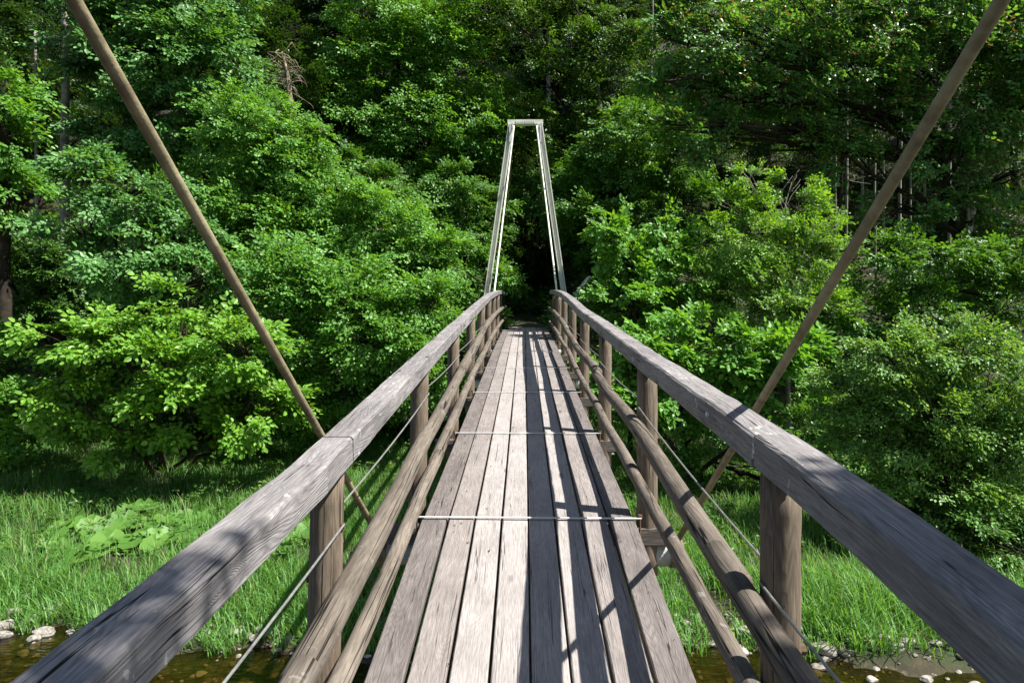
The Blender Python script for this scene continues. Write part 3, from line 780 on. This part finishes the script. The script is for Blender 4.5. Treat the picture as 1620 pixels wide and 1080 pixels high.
# slender bare stems in the open wood on the right, and the pale trunks elsewhere
def stem_tree(px, Y, h, r0, mat, label, group=None, name='slender_trunk', seed=0, lean=0.0, cat='tree trunk', snags=5, z0=0):
    r = np.random.default_rng(seed); b = np.array(gbase(px, Y)); b[2] += z0
    t = root(name, tuple(b), label, cat, group)
    mb = MB(); zs = np.linspace(-.2, h, 12)
    p = np.stack([b[0]+lean*zs+np.cumsum(r.normal(0, .015, 12)), b[1]+np.cumsum(r.normal(0, .015, 12)), b[2]+zs], 1)
    sweep(mb, p, circ_sec(r0, 9), up=(0, 1, 0), scale=np.linspace(1, .55, 12), wob=r0*.06)
    for k in range(snags):
        f = r.uniform(.25, .98); q = p[int(f*11)]; a = r.uniform(0, 6.28); ln = r.uniform(.3, 1.0)
        limb(mb, q, q+np.array([math.cos(a)*ln, math.sin(a)*ln, r.uniform(-.3, .2)]), .014, .004, r, 4, 4)
    mb.build('trunk', M[mat], t, smooth=True); return t
for i, px in enumerate([1322, 1340, 1362, 1385, 1398, 1421, 1440, 1462, 1500, 1530, 1030]):
    stem_tree(px, 21.5+(i*7 % 5)*.7+(4 if i > 9 else 0), 11, .035+.011*(i % 3), 'palebark', 'thin pale trunk standing in the gap under the great beech' if i < 10 else 'thin pale trunk on the slope right of the pylon',
              'slender trunks in the open wood' if i < 10 else 'slender trunks right of the pylon', seed=100+i)
stem_tree(100, 21.2, 10, .17, 'palebark', 'grey rough trunk among the maple leaves at upper left', seed=131)
stem_tree(60, 21, 9, .06, 'palebark', 'thin grey trunk next to the rough trunk at upper left', seed=132)
stem_tree(625, 31, 16, .16, 'bark', 'straight brown trunk rising above the sunlit beech', seed=133)
stem_tree(868, 31, 17, .14, 'palebark', 'pale shaggy trunk at the top just right of the pylon', seed=134, snags=40)
stem_tree(912, 27, 17, .10, 'bark', 'straight dark trunk rising right of the pylon top', seed=135)
stem_tree(8, 15.4, 9, .16, 'bark', 'thick dark trunk in the black gap at the left edge', seed=136)
# dead snag with curled twigs
b = at(462, 185, 20); t = root('dead_snag', tuple(b-np.array([0, 0, 2.2])), 'bleached dead tree top with curled bare twigs against the dark wood', 'dead tree')
mb = MB(); r = np.random.default_rng(5)
p0 = at(462, 260, 20); p1 = at(458, 150, 20); p2 = at(446, 82, 20)
sweep(mb, [p0-np.array([0, 0, 1.8]), p0, (p0+p1)/2+np.array([.04, 0, 0]), p1, p1*.5+p2*.5+np.array([.05, 0, 0]), p2], circ_sec(.11, 8), up=(0, 1, 0), scale=np.array([1.2, 1, .9, .8, .5, .15]))
for k in range(46):
    f = r.uniform(.0, 1); q = p1*(1-f)+p2*f; a = r.uniform(0, 6.28); ln = r.uniform(.25, .65)
    e = q+np.array([math.cos(a)*ln*.8, math.sin(a)*ln*.6, r.uniform(-.25, .4)])
    pp = limb(mb, q, e, .016, .008, r, 5, 7, .45)
    limb(mb, pp[-1], pp[-1]+np.array([math.cos(a)*.2, 0, -r.uniform(.1, .3)]), .007, .003, r, 4, 4, .3)
mb.build('trunk', M['twig'], t, smooth=True)

# ------------------------------------------------------------------ grass, herbs, butterbur, flowers, stones
def blades(name, xs, ys, hmin, hmax, wid, mat, seed, lean=.35, clear=None):
    r = np.random.default_rng(seed); n = len(xs)
    z0 = ground_z(xs, ys); h = r.uniform(hmin, hmax, n)*(.7+.5*(np.sin(xs*2.1)*np.cos(ys*1.7)*.5+.5))
    a = r.uniform(0, 2*np.pi, n); ln = r.uniform(.15, 1, n)*lean*h*1.6
    dx, dy = np.cos(a), np.sin(a); sx, sy = -dy, dx
    w = wid*r.uniform(.6, 1.3, n)
    V = np.zeros((n, 7, 3))
    for i, (f, wf) in enumerate([(0, .7), (.4, 1), (.75, .75)]):
        off = ln*f**2; zz = z0 - .03 + h*(f - .12*f*f)
        for s, sg in ((0, 1), (1, -1)):
            V[:, i*2+s, 0] = xs + dx*off + sg*sx*w*wf; V[:, i*2+s, 1] = ys + dy*off + sg*sy*w*wf; V[:, i*2+s, 2] = zz
    V[:, 6, 0] = xs+dx*ln*1.15; V[:, 6, 1] = ys+dy*ln*1.15; V[:, 6, 2] = z0 - .03 + h*.86
    b = (np.arange(n)*7)[:, None]
    q = np.concatenate([b+np.array([0, 1, 3, 2]), b+np.array([2, 3, 5, 4])], 1).reshape(-1, 4)
    t = (b+np.array([4, 5, 6])).reshape(-1, 3)
    fi = np.concatenate([q.ravel(), t.ravel()]); cn = np.concatenate([np.full(len(q), 4), np.full(len(t), 3)])
    return mesh_np(name, V.reshape(-1, 3), fi, cn, mat)
def scatter(n, x0, x1, y0, y1, r, patch=.0, minz=.05, dens=None):
    x = r.uniform(x0, x1, n); y = r.uniform(y0, y1, n)
    k = ground_z(x, y) > minz
    if patch: 
        s = np.sin(x*1.9+.5)*np.sin(y*2.3+1)+.6*np.sin(x*4.3+y*3.1)
        k &= s > r.uniform(-1.6, patch, n)
    return x[k], y[k]
r = np.random.default_rng(9)
bx, by = scatter(300000, -17, 17, 7.6, 18, r, .9, .085)
BB = [(100, 905, 10.1), (150, 880, 10.6), (205, 865, 10.8), (255, 875, 10.5), (300, 850, 11.2), (180, 915, 10.0), (235, 905, 10.1), (125, 865, 11), (285, 880, 10.4), (215, 840, 11.6)]
keep = np.ones(len(bx), bool)
for q in BB:
    c = at(*q); keep &= ((bx-c[0])**2+(by-q[2]+.12)**2 > .36**2) | (r.uniform(0, 1, len(bx)) < .12)
bx, by = bx[keep], by[keep]
tag(link('grass', blades('grass', bx, by, .20, .52, .0048, L['grass'], 1)), kind='stuff', label='long sunlit grass on the far bank of the stream', cat='grass')
bx, by = scatter(38000, -14, 14, 7.3, 9.0, r, -.1, -.01)
tag(link('grass', blades('grass', bx, by, .16, .42, .007, L['grass'], 2, .6)), kind='stuff', label='tufts of grass drooping over the stony edge of the stream', cat='grass')
# herb leaves in the grass
n = 5200; hx, hy = scatter(n, -17, 17, 9.0, 19.5, r, .5, .15)
P = np.stack([hx, hy, ground_z(hx, hy)+r.uniform(.08, .38, len(hx))], 1)
me, _ = crown_mesh('herbs', L['herb'], P, np.stack([r.normal(0, 1, len(P)), r.normal(0, 1, len(P)), r.uniform(-.1, .7, len(P))], 1), r.normal(0, .2, (len(P), 3))+[0, 0, 1], .07, .26, 12, .2, 6, 44, twigs=False)
tag(link('herbs', me), kind='stuff', label='leafy herbs and nettles among the bank grass', cat='herbs')
n = 26000; hx = r.uniform(-26, 26, n); hy = r.uniform(17.5, 34, n); k = (np.abs(hx) > .9) | (hy > 24); hx, hy = hx[k], hy[k]  # ground cover also added over the path past the bridge to darken it
P = np.stack([hx, hy, ground_z(hx, hy)+r.uniform(.0, .5, len(hx))], 1)
me, _ = crown_mesh('undergrowth', L['dark'], P, np.stack([r.normal(0, 1, len(P)), r.normal(0, 1, len(P))-.4, r.uniform(-.2, .5, len(P))], 1), r.normal(0, .25, (len(P), 3))+[0, -.3, 1], .11, .5, 12, .3, 4, 45, twigs=False)
tag(link('undergrowth', me), kind='stuff', label='dark leafy ground cover on the wooded slope', cat='undergrowth')

def butterbur_leaf(V, F, c, rad, tilt, az_, r):
    n = 18; k0 = len(V)
    pts = [(0, 0, 0)]
    for ring, f in ((0, .5), (1, 1.0)):
        for i in range(n):
            a = 2*math.pi*i/n + math.pi
            q = f*(1+.07*math.sin(a*7+ring)+r.normal(0, .02))
            if i in (0, n-1, 1): q *= (.25 if i == 0 else .9)             # notch at the stalk
            pts.append((math.cos(a)*q, math.sin(a)*q*.98, .10*f*f+.06*math.sin(a*9)*f*f))
    ct, st = math.cos(tilt), math.sin(tilt); ca, sa = math.cos(az_), math.sin(az_)
    for x, y, z in pts:
        x, y, z = x*rad, y*rad, z*rad
        x, z = x*ct + z*st, -x*st + z*ct
        V.append((c[0]+x*ca-y*sa, c[1]+x*sa+y*ca, c[2]+z))
    for i in range(n):
        j = (i+1) % n
        F.append([k0, k0+1+i, k0+1+j]); F.append([k0+1+i, k0+1+n+i, k0+1+n+j, k0+1+j])
bb = [(100, 905, 10.1), (150, 880, 10.6), (205, 865, 10.8), (255, 875, 10.5), (300, 850, 11.2), (180, 915, 10.0), (235, 905, 10.1), (125, 865, 11), (285, 880, 10.4), (215, 840, 11.6), (330, 810, 12.3),
      (455, 855, 10.6), (480, 880, 10.4), (440, 895, 10.0), (110, 935, 9.5)]
lab = ['at the front left of the patch', 'in the upper left of the patch', 'in the middle of the patch', 'right of the middle of the patch', 'at the top right of the patch', 'low in the front of the patch', 'at the front, nearest the rail', 'at the back left of the patch', 'at the right end of the patch', 'at the back centre of the patch', 'alone behind the patch near the tall grass']
for i, (px, py, Y) in enumerate(bb):
    rr = np.random.default_rng(300+i); c0 = at(px, py, Y); gz = float(ground_z(c0[0], Y))
    if i < 11: lb = 'broad-leaved butterbur ' + lab[i]
    elif i < 14: lb = 'butterbur ' + ['just left of the near left post, tallest of three', 'closest to the near left post', 'lowest of three left of the near left post'][i-11]
    else: lb = 'small butterbur nearest the white stones on the left bank'
    t = root('butterbur_plant', (c0[0], Y, gz), lb, 'plant', 'butterbur plants on the left bank')
    V = []; F = []; mb = MB(); ns = 9
    for k in range(ns):
        a = rr.uniform(0, 6.28); d = rr.uniform(.05, .38); h = max(.16, c0[2]-gz+rr.uniform(-.14, .13))
        c = np.array([c0[0]+math.cos(a)*d, Y+math.sin(a)*d, gz+h])
        butterbur_leaf(V, F, c, rr.uniform(.09, .23), rr.uniform(.1, .85), rr.uniform(-2.5, -.4), rr)
        limb(mb, (c0[0], Y, gz-.02), c, .008, .005, rr, 5, 5, .05)
    m2 = MB(); m2.add(V, F); m2.build('leaf_blade', L['butter'], t, smooth=True)
    mb.build('stalk', L['butter'], t)
# dry stems among the grass, and litter on the planks
L['straw'] = leafmat('dry_straw', (.16, .12, .055), (.26, .20, .10), (.36, .30, .17), .2, .7)
bx, by = scatter(5200, -16, 16, 7.9, 16, r, -.2, .05)
tag(link('dry_stems', blades('dry_stems', bx, by, .2, .62, .0035, L['straw'], 5, .55)), kind='stuff', label='dry straw-coloured stems among the green bank grass', cat='dry stems')
V = []; F = []
for k in range(150):
    y = random.uniform(1.8, 20); x = random.choice([-1, 1])*random.triangular(.0, .59, .57)
    z = float(deck(y))+.004; a = random.uniform(0, 6.28); q = random.uniform(.004, .011)*(1+y*.05); b0 = len(V)
    for j, (u, v) in enumerate(((-1, 0), (0, .45), (1, 0), (0, -.45))):
        V.append((x+q*(u*math.cos(a)-v*math.sin(a)), y+q*(u*math.sin(a)+v*math.cos(a)), z+.002*(j % 2)+.0015*j))
    F.append([b0, b0+1, b0+2, b0+3])
mb = MB(); mb.add(V, F); tag(mb.build('leaf_litter', simple('litter', (.13, .085, .045), .8, 0, .4, 30)), 'tiny brown leaf scraps lying on the deck planks', 'leaf litter', kind='stuff')
mb = MB(); zz = float(railtop(1, 2.36))-.04; sweep(mb, [(.617, 2.36, zz), (.604, 2.36, zz)], circ_sec(.009, 6)); mb.build('bolt', M['galv'], bridge)

# flowers
V = []; F = []
for k in range(170):
    px, py = (random.gauss(283, 16), random.gauss(783, 14)) if k % 3 else (random.gauss(232, 18), random.gauss(757, 6))
    if k % 9 == 0: px, py = random.uniform(330, 560), random.uniform(790, 860)
    c = at(px, py, 14.6 if k % 3 else 15.4) + rng.normal(0, .04, 3)
    s = random.uniform(.010, .02); b0 = len(V)
    for j in range(5):
        a = j*1.2566; V += [tuple(c), tuple(c+np.array([math.cos(a-.4)*s, -.005, math.sin(a-.4)*s])), tuple(c+np.array([math.cos(a+.4)*s, -.005, math.sin(a+.4)*s]))]
        F.append([b0+j*3, b0+j*3+1, b0+j*3+2])
mb = MB(); mb.add(V, F); tag(mb.build('flowers', L['flower']), 'scattered tiny white flowers at the back of the meadow', 'flowers', kind='stuff')

# stones
def stone_mesh(seed, mat):
    r = np.random.default_rng(seed); import bmesh
    bm = bmesh.new(); bmesh.ops.create_icosphere(bm, subdivisions=3, radius=1)
    ph = r.uniform(0, 6, 6); cuts = [(norm(r.normal(0, 1, 3)), r.uniform(.55, .85)) for _ in range(9)]
    for v in bm.verts:
        p = np.array(v.co)
        for nn, d in cuts:
            q = p @ nn
            if q > d: p = p - nn*(q-d)*.9
        p = p*(1+.05*math.sin(p[0]*5+ph[0])*math.sin(p[1]*6+ph[1])+.03*math.sin(p[2]*11+ph[2]))
        v.co = Vector(p*np.array([1, .75, .5]))
    me = bpy.data.meshes.new('stone'); bm.to_mesh(me); bm.free(); me.materials.append(mat); return me
sm = [stone_mesh(i, M['stone']) for i in range(6)] + [stone_mesh(20+i, M['wetstone']) for i in range(3)]
stones = [(15, 975, .14), (50, 965, .12), (70, 985, .10), (85, 955, .12), (98, 940, .08), (20, 955, .09), (5, 990, .10), (55, 995, .07), (130, 940, .07), (40, 930, .06), (345, 960, .05), (375, 985, .10), (325, 985, .07), (425, 985, .06), (150, 985, .09), (200, 980, .07), (240, 985, .08),
          (1180, 1000, .15), (1165, 1030, .12), (1200, 1015, .10), (1085, 985, .07), (1075, 960, .06), (1065, 975, .07), (1090, 1000, .08), (1305, 1030, .15), (1350, 1005, .10), (1372, 1012, .08), (1395, 1010, .10), (1420, 1020, .11), (1440, 1018, .08), (1330, 1050, .06), (1425, 1055, .06), (1480, 1050, .07), (1270, 1015, .07), (1530, 1060, .09), (1240, 1030, .08), (1150, 995, .06), (630, 960, .08), (650, 990, .08), (610, 990, .1)]
rr = random.Random(8)
for i, (px, py, s) in enumerate(stones):
    if px < 500: py += 14; s *= 1.15
    d = at(px, py, 1.0) - np.array([cam.location.x, 0, CAMZ])
    Y = 7.5
    for _ in range(60):
        x = cam.location.x + d[0]*Y; z = CAMZ + d[2]*Y
        if z < max(0, float(ground_z(x, Y))) + s*.25: break
        Y += .05
    side = 'left' if px < 700 else 'right'
    o = link('stone', sm[i % 6]); o.location = (x, Y, max(0, float(ground_z(x, Y)))+s*.18)
    o.scale = (s*rr.uniform(.9, 1.3),)*3; o.rotation_euler = (rr.uniform(-.3, .3), rr.uniform(-.3, .3), rr.uniform(0, 6.28))
    tag(o, f'pale limestone lying at the water edge on the {side} of the bridge', 'stone', f'shore stones {side} of the bridge')
n = 1800; gx = r.uniform(-13, 13, n*4); gy = r.uniform(6.2, 8.6, n*4); gz = ground_z(gx, gy); k = (gz > -.12) & (gz < .13); gx, gy, gz = gx[k][:n], gy[k][:n], gz[k][:n]
Vs = []; Fs = []; off = 0; src = []
for me in sm:
    co = np.zeros(len(me.vertices)*3); me.vertices.foreach_get('co', co); src.append((co.reshape(-1, 3), np.array([list(p.vertices) for p in me.polygons])))
for i in range(len(gx)):
    co, fc = src[i % 6]; s = .012+.075*r.uniform(0, 1)**3; a = r.uniform(0, 6.28)
    q = co*s; q = np.stack([q[:, 0]*math.cos(a)-q[:, 1]*math.sin(a), q[:, 0]*math.sin(a)+q[:, 1]*math.cos(a), q[:, 2]], 1) + [gx[i], gy[i], gz[i]+s*.2]
    Vs.append(q); Fs.append(fc+off); off += len(co)
me = mesh_np('gravel', np.concatenate(Vs), np.concatenate(Fs), np.full(sum(len(f) for f in Fs), 3), M['stone'])
tag(link('gravel', me), 'small pale gravel scattered along the stream edge', 'gravel', kind='stuff')

# ------------------------------------------------------------------ information panel at the far end
c = at(920, 454, 20.6); g = float(ground_z(c[0], 20.6))
t = root('information_panel', (c[0], 20.6, g), 'tilted metal information panel seen from its side beyond the right handrail', 'sign')
mb = MB(); a = R(52)
rot = [[math.cos(a), 0, -math.sin(a)], [0, 1, 0], [math.sin(a), 0, math.cos(a)]]
box(mb, c, (.72, .8, .05), rot); mb.build('panel', M['galv'], t)
mb = MB(); box(mb, c+np.array([-.025, 0, .02]), (.66, .74, .05), rot); mb.build('panel_face', M['pipe'], t)
mb = MB(); sweep(mb, [(c[0]-.16, 20.6, g-.2), (c[0]-.16, 20.6, c[2]-.25)], circ_sec(.05, 12), up=(0, 1, 0)); mb.build('post', M['galv'], t)
